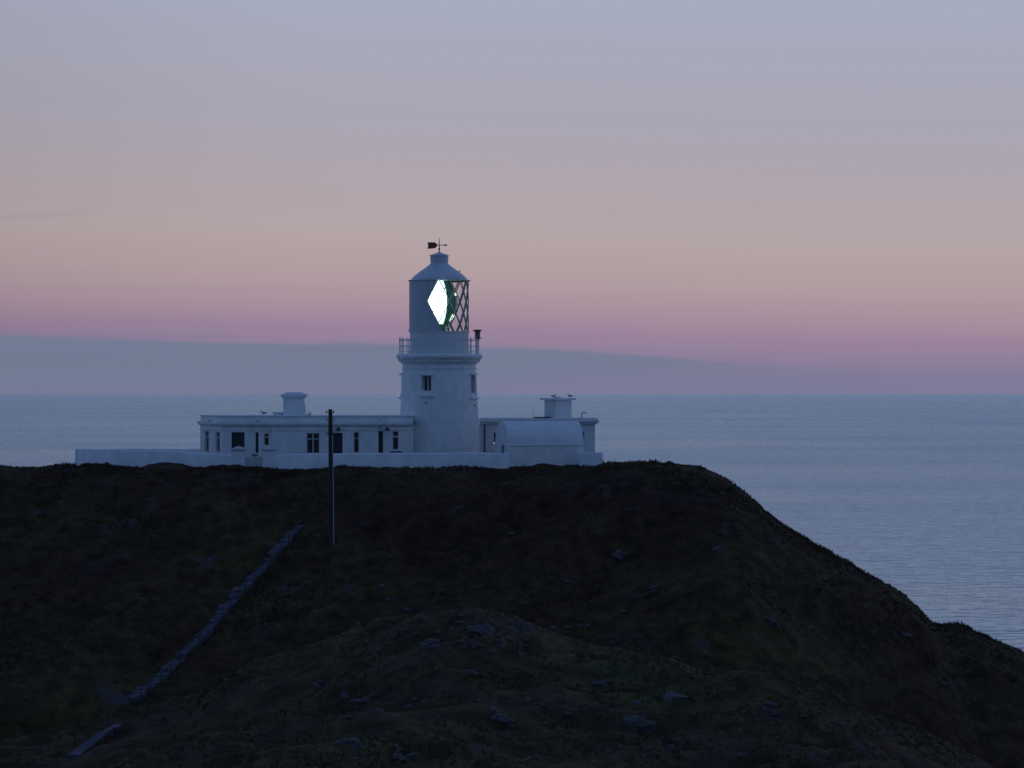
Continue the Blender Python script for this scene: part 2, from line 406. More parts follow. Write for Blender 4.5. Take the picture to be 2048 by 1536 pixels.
# ------------------------------------------------------------------ perimeter wall
GZ = 28.6
pw = thing('perimeter_wall', at(700, 940, 195), 'low white limewashed wall enclosing the lighthouse yard', 'wall')
def wall_run(name, pts, th=.45, back=1):
    """pts: (px, py_top, Y).  Butted segments with a rounded coping"""
    P3 = [at(*p) for p in pts]
    for a, b in zip(P3[:-1], P3[1:]):
        d = Vector((b.x-a.x, b.y-a.y)); ln = d.length; d.normalize(); n = Vector((-d.y, d.x))*back
        m = MB(); k = max(1, int(ln/1.2))
        vs = []; fs = []
        prof = [(0,None,0),(0,-.16,1),(.04,-.05,1),(.13,0,1),(th-.13,0,1),(th-.04,-.05,1),(th,-.16,1),(th,None,0)]
        q = len(prof)
        for i in range(k+1):
            t_ = i/k; x = a.x+(b.x-a.x)*t_; y = a.y+(b.y-a.y)*t_; zt = a.z+(b.z-a.z)*t_
            wob = .025*float(fbm(np.array([x*.7]), np.array([y*.7+3]), 2, 8)[0]) if 0 < i < k else 0
            zt += wob*2
            for (o, dz, top) in prof:
                bul = 0 if top else -.04 if o == 0 else .04
                vs.append((x+n.x*(o+bul), y+n.y*(o+bul), zt+dz if top else GZ))
        for i in range(k):
            for j in range(q-1): fs.append((i*q+j, (i+1)*q+j, (i+1)*q+j+1, i*q+j+1))
        fs += [tuple(range(q)), tuple(range(k*q, k*q+q))[::-1]]
        m.add(vs, fs); m.build(name, WALLW, pw, smooth_=True)
wall_run('wall_section', [(157,898,212),(232,899,204.5)])
wall_run('wall_section', [(232.3,899.2,204.45),(330,901,201.5)])
wall_run('wall_section', [(330.2,901.2,201.47),(411,907,197)])
wall_run('wall_section', [(411.4,907.2,196.9),(466,909,195.2)])
wall_run('wall_section', [(551,908.5,194.6),(760,906,194.6)])
wall_run('wall_section', [(760.2,906,194.6),(960,905,194.6)])
wall_run('wall_section', [(960.2,905,194.6),(1018,907,194.8)])
wall_run('wall_section', [(1159,904.5,196.2),(1203.5,905,195.8)])
wall_run('wall_section', [(157.5,897.6,212.2),(420,898,222)])
# return of the right end wall, going back
a = at(1203.5,905,195.8); b = Vector((a.x-.25, 201, a.z))
MB().prism([(a.x-.45,a.y+.46),(a.x-.002,a.y+.46),(b.x,b.y),(b.x-.45,b.y)], GZ, a.z-.34).build('wall_section', WALLW, pw, bevel=.06)

# gate pillars
def pillar(px, label):
    Y = 195.0; c = at(px, 900, Y); hw = .47
    r = thing('gate_pillar', (c.x, c.y, GZ), label, 'gate pillar', 'white gate pillars either side of the yard entrance')
    MB().box(c.x-hw, c.x+hw, Y-hw, Y+hw, GZ, c.z-.02).build('shaft', WALLW, r, bevel=.03)
    e_ = .56; zt = c.z
    m = MB(); m.box(c.x-e_, c.x+e_, Y-e_, Y+e_, zt-.018, zt+.07)
    z0 = zt+.07; ap = (c.x-.02, Y, Z(891.5, Y))
    m.add([(c.x-e_,Y-e_,z0+.001),(c.x+e_,Y-e_,z0+.001),(c.x+e_,Y+e_,z0+.001),(c.x-e_,Y+e_,z0+.001),ap], [(0,1,4),(1,2,4),(2,3,4),(3,0,4)])
    m.build('pyramid_cap', SLATE, r)
pillar(478, 'left-hand white gate pillar with pyramid cap at yard entrance')
pillar(539, 'right-hand white gate pillar with pyramid cap at yard entrance')
g = thing('gate_step', at(509, 943, 194.2), 'dark stone steps below the gap between the gate pillars', 'steps')
MB().box(X(491,194.6), X(526,194.6), 194.4, 195.6, GZ-.6, Z(935,194.6)).build('tread', DCONC, g)
MB().box(X(468,194), X(553,194), 193.3, 194.35, GZ-.8, Z(940,194)).build('tread', DCONC, g)
# low garden gate between the pillars
g = thing('gate', at(509, 935, 195.05), 'low pale boarded gate hung between the two pillars', 'gate')
gx0, gx1 = X(491.5,195), X(526,195)
for i in range(5):
    w = (gx1-gx0)/5
    MB().box(gx0+i*w+.012, gx0+(i+1)*w-.012, 195.0, 195.04, Z(934,195), Z(914,195)).build('board', FRAME, g)
MB().box(gx0, gx1, 195.045, 195.09, Z(930,195), Z(927,195)).build('rail', FRAME, g)
MB().box(gx0, gx1, 195.045, 195.09, Z(919,195), Z(916,195)).build('rail', FRAME, g)
MB().box(X(504,194.9), X(516,194.9), 194.93, 194.99, Z(911.5,194.9), Z(909,194.9)).box(X(509,194.9), X(511,194.9), 194.93, 194.99, Z(913.9,194.9), Z(911.6,194.9)).build('latch', DARKM, g)

# ------------------------------------------------------------------ facades with real openings
def facade(m, o, u, n, ln, z0, z1, holes, dep=.22):
    """o: (x,y) start, u: unit direction along, n: inward unit normal; holes: (s0,s1,za,zb)"""
    ss = sorted({0, ln, *[h[0] for h in holes], *[h[1] for h in holes]}); zs = sorted({z0, z1, *[h[2] for h in holes], *[h[3] for h in holes]})
    P = lambda s, z, d=0: (o[0]+u[0]*s+n[0]*d, o[1]+u[1]*s+n[1]*d, z)
    for a, b in zip(ss[:-1], ss[1:]):
        for c, d in zip(zs[:-1], zs[1:]):
            ms, mz = (a+b)/2, (c+d)/2
            if any(h[0] < ms < h[1] and h[2] < mz < h[3] for h in holes): continue
            m.add([P(a,c),P(b,c),P(b,d),P(a,d)], [(0,1,2,3)])
    for s0, s1, a, b in holes:
        for q in (((s0,a),(s1,a)),((s1,a),(s1,b)),((s1,b),(s0,b)),((s0,b),(s0,a))):
            (p0,c0),(p1,c1) = q
            m.add([P(p0,c0),P(p1,c1),P(p1,c1,dep),P(p0,c0,dep)], [(0,1,2,3)])
def obox(m, o, u, n, s0, s1, d0, d1, z0, z1):
    P = lambda s, d: (o[0]+u[0]*s+n[0]*d, o[1]+u[1]*s+n[1]*d)
    return m.prism([P(s0,d0),P(s1,d0),P(s1,d1),P(s0,d1)], z0, z1)
def s_at(px, o, u):
    k = (px-1024)/F   # (o.x+s u.x) = k (o.y+s u.y)
    return (k*o[1]-o[0])/(u[0]-k*u[1])
def window(o, u, n, s0, s1, za, zb, parent, kind='sash', dep=.2, sill=True):
    fr = MB(); w = .06; d0, d1 = dep-.07, dep
    if kind == 'door':
        obox(fr, o,u,n, s0, s1, dep-.03, dep+.02, za, zb); ob = fr.build('door', DOORM, parent)
        h = MB(); c = (o[0]+u[0]*(s1-.12)+n[0]*(dep-.05), o[1]+u[1]*(s1-.12)+n[1]*(dep-.05), za+1.0); h.ball(c, .035); h.build('handle', DARKM, ob); return ob
    if kind == 'dark':
        obox(fr, o,u,n, s0, s1, dep-.01, dep+.02, za, zb); return fr.build('doorway', DOORM, parent)
    w = min(w, (s1-s0)*.14)
    obox(fr,o,u,n,s0,s0+w,d0,d1,za,zb); obox(fr,o,u,n,s1-w,s1,d0,d1,za,zb)
    obox(fr,o,u,n,s0+w,s1-w,d0,d1,za,za+w); obox(fr,o,u,n,s0+w,s1-w,d0,d1,zb-w,zb)
    zt = zb-(zb-za)*.29
    tw = .035 if kind != 'heavy' else .075
    if kind != 'narrow': obox(fr,o,u,n,s0+w,s1-w,d0,d1,zt-tw,zt+tw)
    if kind == 'double':
        sm = (s0+s1)/2; obox(fr,o,u,n,sm-.045,sm+.045,d0-.004,d1,za+w,zt-.035); obox(fr,o,u,n,sm-.045,sm+.045,d0-.004,d1,zt+.035,zb-w)
    wd = fr.build('window', FRAME, parent)
    p = MB(); obox(p,o,u,n,s0,s1,dep+.002,dep+.02,za,zb); p.build('pane', PANE, wd)
    if sill:
        q = MB(); obox(q,o,u,n,s0-.08,s1+.08,-.09,.06,za-.1,za-.003); q.build('sill', WALLW, wd)
    return wd

# ------------------------------------------------------------------ left house
HY = 202.0
house = thing('long_house', at(610, 936, HY+3), 'long flat-roofed white house with parapet, left of the tower', 'house')
zt = Z(831, HY); zc1 = Z(843.5, HY); zc0 = Z(849.5, HY); z0 = GZ
front_u, front_n = (1,0), (0,1)
wall = MB()
# end wall (turned to the left)
cA = (X(445,HY), HY); cB = (X(400.5,208.5), 208.5)
dv = Vector((cA[0]-cB[0], cA[1]-cB[1])); Ls = dv.length; dv.normalize(); eu = (dv.x, dv.y); en = (-dv.y, dv.x)
if en[0] < 0: en = (-en[0], -en[1])
hA = [(s_at(409,cB,eu), s_at(417.5,cB,eu), Z(904,206), Z(862,206)), (s_at(431,cB,eu), s_at(439.5,cB,eu), Z(905,203), Z(864,203))]
facade(wall, cB, eu, en, Ls, z0, zc1, hA)
# front sections  (px0, px1, Y)
SECT = [(445, 510, 202.0), (510, 545, 201.75), (545, 755, 201.5), (755, 826, 202.1)]
HO = {0: [(463,489,906,864.5)], 1: [(511,517,906,864.5),(528,538,891,867)], 2: [(613,639,907,866),(666,685,907,866),(707,718,906,864.5)], 3: [(755.5,766,907,862.5),(785,797,900,862.5)]}
KIND = {0: ['dark'], 1: ['door','sash'], 2: ['double','dark','sash'], 3: ['door','heavy']}
for i, (a, b, Y) in enumerate(SECT):
    x0, x1 = X(a,Y), X(b,Y)
    if i > 0: x0 = px1_x
    holes = [(max(X(h[0],Y)-x0,.05), X(h[1],Y)-x0, Z(h[2],Y), Z(h[3],Y)) for h in HO[i]]
    facade(wall, (x0,Y), front_u, front_n, x1-x0, z0, zc1, holes)
    if i > 0 and abs(SECT[i-1][2]-Y) > .01:
        ya = SECT[i-1][2]; wall.add([(x0,ya,z0),(x0,Y,z0),(x0,Y,zc1),(x0,ya,zc1)], [(0,1,2,3)])
    px1_x = x1
xr = px1_x
wall.add([(xr,202.1,z0),(xr,209,z0),(xr,209,zc1),(xr,202.1,zc1)], [(0,1,2,3)])
wall.add([(xr,209,z0),(cB[0],cB[1]+.5,z0),(cB[0],cB[1]+.5,zc1),(xr,209,zc1)], [(0,1,2,3)])
wall.add([(cB[0],cB[1],z0),(cB[0],cB[1]+.5,z0),(cB[0],cB[1]+.5,zc1),(cB[0],cB[1],zc1)], [(0,1,2,3)])
hw_ = wall.build('wall', WHITE, house)
for h, k in zip(hA, ('sash','sash')): window(cB, eu, en, *h, house, k, sill=False)
pv = None
for i, (a, b, Y) in enumerate(SECT):
    x0 = X(a,Y) if i == 0 else pv
    for h, k in zip(HO[i], KIND[i]):
        window((x0,Y), front_u, front_n, max(X(h[0],Y)-x0,.05), X(h[1],Y)-x0, Z(h[2],Y), Z(h[3],Y), house, k, sill=(k in ('heavy','double')))
    pv = X(b,Y)
# cornice, frieze moulding and parapet follow the outline of the plan
def outline(off):
    pts = []
    p0 = Vector(cB)-Vector(en)*off-Vector(eu)*off*.3; pts.append(tuple(p0))
    # mitre at corner A
    ang_n = Vector((-en[0], -en[1])); fn = Vector((0,-1)); m_ = (ang_n+fn); m_ = m_/m_.length; c_ = m_.dot(fn)
    pts.append((cA[0]+m_.x*off/c_, cA[1]+m_.y*off/c_))
    pv = None
    for i, (a, b, Y) in enumerate(SECT):
        if i > 0:
            xx = X(SECT[i-1][1], SECT[i-1][2]); s_ = 0
            prevY = SECT[i-1][2]
            if Y < prevY: xx -= off
            else: xx += off
            pts += [(xx, prevY-off), (xx, Y-off)]
    pts.append((xr, SECT[-1][2]-off)); pts.append((xr, 209)); pts.append((cB[0]-off*.8, 209.4)); 
    return pts
MB().prism(outline(.24), zc0, zc1).build('cornice', WHITE, house, bevel=.02)
MB().prism(outline(.12), zc0-.10, zc0-.004).build('cornice', WHITE, house, bevel=.015)
MB().prism(outline(.05), zc0-.42, zc0-.36).build('string_course', WHITE, house)
MB().prism(outline(-.02), zc1+.003, zt-.1).build('parapet', WHITE, house)
MB().prism(outline(.05), zt-.096, zt).build('parapet_coping', WHITE, house, bevel=.03)
for px in (419, 516):
    c = at(px, 842.5, 201.75); MB().ball((c.x,c.y-.02,c.z+.05), .13, 8, (1.2,.8,.45)).build('cornice_fitting', PORC, house, smooth_=True)
# lamps on the front wall
def wall_lamp(px, py, Y, label):
    c = at(px, py, Y); r = thing('wall_lamp', (c.x, Y, c.z), label, 'lamp', 'unlit lamps under the cornice of the left house')
    MB().tube((c.x,Y-.02,c.z+.1),(c.x,Y-.22,c.z+.12),.02).build('bracket', DARKM, r)
    MB().lathe(c.x, Y-.26, [(.001,c.z+.14),(.06,c.z+.12),(.16,c.z-.02),(.15,c.z-.06),(.05,c.z-.13),(.001,c.z-.14)], 14).build('lamp_shade', DARKM, r, smooth_=True)
wall_lamp(677, 858, 201.5, 'small dark wall lamp between utility pole and tall window')
wall_lamp(775, 858, 202.1, 'small dark wall lamp over gap beside the narrow door')
# bench / sill ledge at the right window
b_ = thing('garden_bench', at(792, 904, 201.3), 'dark low bench back below the window nearest the tower', 'bench')
MB().box(X(780,201.2), X(805,201.2), 201.15, 201.2, Z(906.5,201.2), Z(902.5,201.2)).build('backrest', DOORM, b_)
MB().box(X(780,201.2), X(805,201.2), 200.75, 201.14, 29.8, 29.85).build('seat', DOORM, b_)
for px in (782, 803):
    MB().box(X(px,201.2)-.03, X(px,201.2)+.03, 200.8, 200.86, 29.2, 29.797).build('leg', DOORM, b_)
    MB().box(X(px,201.2)-.03, X(px,201.2)+.03, 201.21, 201.26, 29.2, Z(903,201.2)).build('leg', DOORM, b_)

# chimney of the left house (part of the house)
CY = 204.5
c = at(588, 832, CY); hw = 20*CY/F
ch = MB().box(c.x-hw, c.x+hw, CY-.75, CY+.75, zt-.6, Z(797,CY)).build('chimney', WHITE, house, bevel=.02)
m = MB(); zz = [Z(797,CY)+.003, Z(792.5,CY), Z(789,CY), Z(784.3,CY)]; ww = [hw+.02, hw+.2, hw+.2, hw*.62]; dd = [.77,.95,.95,.5]
vs = []; 
for z_, w_, d_ in zip(zz, ww, dd): vs += [(c.x-w_,CY-d_,z_),(c.x+w_,CY-d_,z_),(c.x+w_,CY+d_,z_),(c.x-w_,CY+d_,z_)]
fs = [(0,3,2,1),(12,13,14,15)]
for k in range(3):
    for i in range(4): j = (i+1)%4; fs.append((k*4+i,k*4+j,k*4+4+j,k*4+4+i))
m.add(vs, fs).build('chimney_cap', WHITE, ch, bevel=.02)
MB().box(c.x+hw+.002, c.x+hw+.1, CY-.3, CY+.3, zt-.5, Z(809,CY)).build('flue_casing', WHITE, ch)
bx = at(556, 830, CY+.5)
MB().box(X(547,CY), X(566,CY), CY-.3, CY+.5, zt-.4, Z(826,CY)).build('roof_vent', WHITE, house, bevel=.01)
MB().box(X(545,CY), X(567.4,CY), CY-.4, CY+.6, Z(826,CY)+.003, Z(824,CY)).build('roof_vent', WHITE, house)
# dry weeds growing from the parapet
m = MB(); rr = random.Random(3)
for i in range(26):
    s = at(612+rr.random()*9, 832, 203.2); h = .12+.2*rr.random()
    t_ = (s.x+(rr.random()-.3)*.25, s.y+(rr.random()-.5)*.2, s.z+h); m.tube(s, t_, .012, .004, 4)
tag(m.build('weed', BUSH, org=at(616,832,203.2)), 'scraggy weeds on the parapet right of the left chimney', 'plant')

# ------------------------------------------------------------------ tower
TY = 206.0; tx = X(878.6, TY); kx = TY/F
def tz(py): return Z(py, TY)
def tr(wpx): return wpx*kx
tower = thing('lighthouse', (tx, TY, 29.2), 'white round lighthouse tower with gallery and lit lantern room', 'lighthouse')
prof = [(tr(84),GZ),(tr(82.2),tz(915)),(tr(80.5),tz(880)),(tr(78.3),tz(830)),(tr(76.2),tz(790)),(tr(74.3),tz(755)),(tr(73.2),tz(738.5))]
# tower shaft with carved window openings: built as a lathe grid skipping the openings
def shaft_r(z):
    zs = [p[1] for p in prof]; rs = [p[0] for p in prof]; return float(np.interp(z, zs, rs))
def ang(deg): return R(deg-90)   # 0 = toward the camera, + = to the right
WINS = [(-18.6, 20, 781, 752.5), (66, 20, 786, 751), (-100, 20, 786, 751)]
angs = set(np.arange(-180, 180, 3.0)); zs = set(np.linspace(GZ, tz(738.5), 40))
for c_, w_, a, b in WINS:
    hw = math.degrees(math.asin((w_/2)/75)); angs |= {c_-hw, c_+hw}; zs |= {tz(a), tz(b)}
    angs = {q for q in angs if not (abs(q-(c_-hw)) < .7 and q != c_-hw) and not (abs(q-(c_+hw)) < .7 and q != c_+hw)}
angs = sorted(angs); zs = sorted(zs); m = MB(); na = len(angs)
vs = [(tx+shaft_r(z)*math.cos(ang(q)), TY+shaft_r(z)*math.sin(ang(q)), z) for z in zs for q in angs]; fs = []
for j in range(len(zs)-1):
    for i in range(na):
        q0 = angs[i]; q1 = angs[(i+1)%na] if i+1 < na else 180; mid = (q0+q1)/2; mz = (zs[j]+zs[j+1])/2
        if any(abs(mid-c_) < math.degrees(math.asin((w_/2)/75)) and tz(a) < mz < tz(b) for c_, w_, a, b in WINS): continue
        fs.append((j*na+i, j*na+(i+1)%na, (j+1)*na+(i+1)%na, (j+1)*na+i))
m.add(vs, fs); m.build('shaft', WHITE, tower, smooth_=True)
for c_, w_, a, b in WINS:
    hw = math.degrees(math.asin((w_/2)/75)); q = ang(c_); n_ = Vector((-math.cos(q), -math.sin(q), 0)); u_ = Vector((-math.sin(q), math.cos(q), 0))
    r0 = shaft_r((tz(a)+tz(b))/2); hwm = w_/2*kx
    o3 = Vector((tx, TY, 0))-n_*r0
    def B(s0, s1, d0, d1, za, zb, name, mt, par=tower, bev=0):
        mm = MB(); obox(mm, (o3.x,o3.y), (u_.x,u_.y), (n_.x,n_.y), s0, s1, d0, d1, za, zb); return mm.build(name, mt, par, bevel=bev)
    za, zb = tz(a), tz(b)
    # reveal
    B(-hwm-.08, -hwm, .0, .5, za-.08, zb+.08, 'window_reveal', WHITE); B(hwm, hwm+.08, .0, .5, za-.08, zb+.08, 'window_reveal', WHITE)
    B(-hwm+.002, hwm-.002, .02, .5, zb-.001, zb+.08, 'window_reveal', WHITE); B(-hwm+.002, hwm-.002, .02, .5, za-.08, za+.001, 'window_reveal', WHITE)
    B(-hwm, hwm, .46, .5, za, zb, 'window_reveal', PAINT)
    wdw = B(-.035+.04, .055+.04, .26, .38, za, zb, 'window', FRAME)
    B(-hwm+.14, .003, .36, .40, za, zb-.02, 'pane', PANE, wdw); B(.097, hwm-.03, .36, .40, za, zb-.02, 'pane', PANE, wdw)
    B(-hwm, -hwm+.137, .28, .42, za, zb, 'window_reveal', BLANK)
    B(-hwm-.12, hwm+.16, -.16, .12, zb+.05, zb+.17, 'window_hood', WHITE, bev=.02)
    B(-hwm-.18, hwm+.26, -.20, .15, za-.48, za-.34, 'window_sill', WHITE, bev=.02)
    B(-hwm-.08, hwm+.12, -.06, .15, za-.335, za-.02, 'window_apron', WHITE)
    B(-.03, .07, -.14, .1, za-.98, za-.88, 'air_vent', DARKM)
# band, corbel and gallery
MB().lathe(tx, TY, [(tr(73.0),tz(738.4)),(tr(74.5),tz(738.3)),(tr(74.5),tz(735.5)),(tr(73.2),tz(735)),(tr(73.2),tz(729))], 96).build('neck_band', WHITE, tower, smooth_=True)
MB().lathe(tx, TY, [(tr(73.2),tz(728.9)),(tr(75.5),tz(727.5)),(tr(78.5),tz(724.5)),(tr(80),tz(721)),(tr(80.2),tz(719.5)),(tr(83.5),tz(718.2)),(tr(85.6),tz(716)),(tr(86.2),tz(712.5)),(tr(85.3),tz(709.6)),(tr(83),tz(708)),(tr(50),tz(707.6))], 96).build('gallery_deck', WHITE, tower, smooth_=True)
for i in range(72):
    q = 2*math.pi*i/72; r_ = tr(79.2); cq, sq = math.cos(q), math.sin(q)
    if sq > .3: continue
    mm = MB(); obox(mm, (tx+cq*r_, TY+sq*r_), (-sq,cq), (cq,sq), -.055, .055, -.1, .10, tz(723.4), tz(719.6)); mm.build('corbel', WHITE, tower)
def cyl0(q, z, r): a_ = ang(q); return Vector((tx+r*math.cos(a_), TY+r*math.sin(a_), z))
# lantern murette
MB().lathe(tx, TY, [(tr(60.5),tz(707.5)),(tr(60.2),tz(702)),(tr(59),tz(690)),(tr(58.8),tz(666)),(tr(60.6),tz(665.6)),(tr(60.6),tz(663.6)),(tr(54),tz(663.4))], 96).build('lantern_base_wall', PAINT, tower, smooth_=True)
MB().lathe(tx, TY, [(tr(57.6),tz(664)),(.01,tz(664.4))], 48).build('lantern_floor', BLANK, tower)
for q in range(-165, 180, 30):
    MB().path([cyl0(q, tz(704), tr(60)), cyl0(q, tz(690), tr(58.9)), cyl0(q, tz(667), tr(58.7))], .018, 5).build('plate_seam', PAINT, tower)
# vertical plate joints
RL = tr(58.2); ztop, zbot = tz(562), tz(664)
cmid = tz(460+848/5.907); hd = (130/5.907)*kx
def cyl(q, z, r=RL): a = ang(q); return Vector((tx+r*math.cos(a), TY+r*math.sin(a), z))
def clip(poly, lo, hi):
    def half(P, f, g):
        out = []
        for i in range(len(P)):
            a, b = P[i], P[(i+1)%len(P)]; fa, fb = f(a), f(b)
            if fa >= 0: out.append(a)
            if (fa > 0 > fb) or (fa < 0 < fb):
                t_ = fa/(fa-fb); out.append((a[0]+(b[0]-a[0])*t_, a[1]+(b[1]-a[1])*t_))
        return out
    P = half(poly, lambda p: p[1]-lo, None)
    return half(P, lambda p: hi-p[1], None) if P else []
for kcol in range(32):
    qc = -22.5+11.25*kcol
    odd = kcol % 2
    for lev in range(-3, 4):
        if (lev % 2 == 0) != bool(odd): continue      # diamonds alternate between the two crossing rows
        zc_ = cmid-lev*hd
        poly = clip([(qc-11.25,zc_),(qc,zc_-hd),(qc+11.25,zc_),(qc,zc_+hd)], zbot+.01, ztop-.01)
        if len(poly) < 3: continue
        if max(p[1] for p in poly)-min(p[1] for p in poly) < .05: continue
        q_ = (qc+180) % 360-180
        # the landward panes on the left are blanked off
        bd = -22.5+abs(zc_-cmid)/hd*11.25
        blank = (q_ < bd+2) and (q_ > -150)
        r_ = RL-.03
        P3 = [cyl(a, z, r_) for a, z in poly]; ctr = cyl(sum(p[0] for p in poly)/len(poly), sum(p[1] for p in poly)/len(poly), r_)
        mm = MB(); mm.add(P3+[ctr], [(i,(i+1)%len(P3),len(P3)) for i in range(len(P3))])
        if blank:
            mm = MB()
            for (a,z),(b_2,z2) in zip(poly, poly[1:]+poly[:1]): pass
            ca = sum(p[0] for p in poly)/len(poly); cz = sum(p[1] for p in poly)/len(poly)
            outr = [cyl(a, z, RL+.075) for a, z in poly]; mm.add(outr+[cyl(ca, cz, RL+.085)], [(i,(i+1)%len(outr),len(outr)) for i in range(len(outr))])
            mm.build('blanking_panel', BLANK, tower)
        else: mm.build('lantern_pane', GLASS, tower)
# diagonal glazing bars (two families of helices)
def helix(q0, z0_, dirn):
    pts = []
    for i in range(9):
        z = zbot+(ztop-zbot)*i/8; q = q0+dirn*(z-z0_)/hd*11.25; pts.append((q, z))
    return pts
BW = .029
for kcol in range(0, 32, 2):
    for dirn in (1, -1):
        pts = helix(-22.5+11.25*kcol, cmid, dirn); mm = MB(); vs = []
        for q, z in pts:
            dq = math.degrees(BW/RL)
            for (o_, r_) in ((-dq,RL-.05),(dq,RL-.05),(dq,RL+.035),(-dq,RL+.035)): vs.append(cyl(q+o_, z, r_))
        fs = [(0,1,2,3),tuple(len(vs)-4+i for i in (3,2,1,0))]
        for j in range(len(pts)-1):
            for i in range(4): k = (i+1)%4; fs.append((j*4+i,j*4+k,j*4+4+k,j*4+4+i))
        mm.add(vs, fs).build('glazing_bar', BARM, tower)
# eaves and roof
MB().lathe(tx, TY, [(tr(55),tz(563.2)),(tr(60.5),tz(562.8)),(tr(62.6),tz(561.8)),(tr(62.6),tz(560.6)),(tr(60),tz(560)),(tr(54),tz(559.5))], 96).build('eaves_ring', ROOFM, tower, smooth_=True)
MB().lathe(tx, TY, [(tr(55.5),tz(559.6)),(tr(55),tz(556)),(tr(45),tz(547.5)),(tr(35),tz(540.5)),(tr(26),tz(534)),(tr(18),tz(527.6))], 16).build('roof', ROOFM, tower)
MB().lathe(tx, TY, [(.01,tz(527.4)),(tr(18.9),tz(528.4)),(tr(17.2),tz(526.5)),(tr(17.8),tz(524)),(tr(18.2),tz(513)),(tr(18.2),tz(511.6))], 48).build('roof_vent', ROOFM, tower, smooth_=True)
MB().lathe(tx, TY, [(tr(18.3),tz(512)),(tr(20.2),tz(512.2)),(tr(20.2),tz(511.2)),(tr(12),tz(507.8)),(tr(5),tz(505.8)),(tr(2),tz(504)),(tr(.1),tz(502))], 32).build('vent_cap', ROOFM, tower, smooth_=True)
for q in (-40, 40):
    r_ = tr(40) if q < 0 else tr(41); 
for s_, px, py in ((-1, 842, 543.5), (1, 919, 543)):
    w_ = (px-878.6)*kx; MB().tube((tx+w_-.12*s_, TY, tz(py)-.06), (tx+w_+.06*s_, TY, tz(py)+.06), .05).build('roof_handhold', ROOFM, tower)
MB().tube((tx, TY, tz(503)), (tx, TY, tz(476)), .045, .02, 8).ball((tx,TY,tz(498)), .08).build('vane_spindle', VANE, tower)
v = MB(); zv = tz(490.3); t_ = .03
v.tube((tx-.3*1, TY, zv), (tx+tr(15), TY, zv), .03)
def flat(poly): 
    n = len(poly); v.add([(tx+tr(a), TY-t_/2, zv+b*kx) for a, b in poly]+[(tx+tr(a), TY+t_/2, zv+b*kx) for a, b in poly], [tuple(range(n))[::-1], tuple(range(n,2*n))]+[(i,(i+1)%n,n+(i+1)%n,n+i) for i in range(n)])
flat([(-24,-7.5),(-8,-6.2),(-3,0),(-8,5.6),(-24,5.8),(-22,-.5)]); flat([(10,-2.8),(17,0),(10,2.8),(11,0)])
v.build('weather_vane', VANE, tower)
# bracket at lower left of the glazing
MB().tube(cyl(-88, tz(661), RL), cyl(-88, tz(661), RL+.16), .07, .03).build('lantern_bracket', ROOFM, tower)

# optic
def opr(z):
    zz_ = (z-tz(605))/(tz(563)-tz(605)); return tr(35)*math.sqrt(max(.12, 1-.72*min(1,abs(zz_))**2))
def sector(a0, a1, z_lo, z_hi, dr, n, k):
    mm = MB(); prof_ = []
    for i in range(k+1):
        z = z_lo+(z_hi-z_lo)*i/k; prof_.append((opr(z)+dr+(.02 if i % 2 else 0), z))
    mm.lathe(tx, TY, prof_, n, ang(a0), ang(a1)); return mm
zlo, zhi = tz(648.5), tz(561.5)
optic = sector(28.5, 321, zlo, zhi, -.02, 30, 36).build('lens_drum', LENSG, tower)
sector(-38, 25, tz(632), tz(580), -.01, 14, 22).build('lit_lens_panel', LIT, optic)
sector(-38, 25, tz(580)+.012, zhi, -.01, 14, 8).build('lit_prism_ring', LITDIM, optic)
sector(-38, 25, zlo, tz(632)-.012, -.01, 14, 8).build('lit_prism_ring', LITDIM, optic)
sector(25.1, 28.3, zlo, zhi, -.01, 2, 36).build('lit_edge_falloff', LITEDGE, optic)
for q in (29, 62, 96, 140, 185, 230, 275, 321.6):
    mm = MB(); pts = [cyl(q, zlo+(zhi-zlo)*i/12, opr(zlo+(zhi-zlo)*i/12)+.03) for i in range(13)]; mm.path(pts, .028); mm.build('lens_frame', DARKM, optic)
sector(68, 80, tz(591), tz(587), .035, 3, 2).build('prism_glint', GLINT, optic)
sector(58, 78, tz(643), tz(629.5), .035, 4, 4).build('prism_glint', GLINT, optic)
MB().lathe(tx, TY, [(tr(12),tz(664)),(tr(14),tz(652)),(tr(24),tz(650)),(tr(24),tz(648.6)),(.01,tz(648.6))], 24).build('lens_pedestal', LENSG, tower)
for q in range(0, 360, 45):
    MB().tube(cyl(q, tz(664), tr(27)), cyl(q, tz(649), tr(22)), .04).build('pedestal_strut', DARKM, tower)

# gallery railing
rp = tr(79.4); zd = tz(707.7)
rail = MB()
for i in range(24):
    q = 7.5+15*i; c = cyl(q, 0, rp)
    p = MB(); p.tube((c.x,c.y,zd), (c.x,c.y,tz(677)), .034); p.ball((c.x,c.y,tz(680.2)), .07); p.ball((c.x,c.y,tz(692.3)), .055); p.tube((c.x,c.y,tz(677)), (c.x,c.y,tz(674)), .03, .01)
    p.build('railing_post', PAINT, tower)
for py, r_ in ((680.3, .024), (692.3, .018), (703.5, .014)):
    mm = MB(); mm.path([cyl(7.5+7.5*i, tz(py), rp) for i in range(49)], r_); mm.build('railing', PAINT, tower)
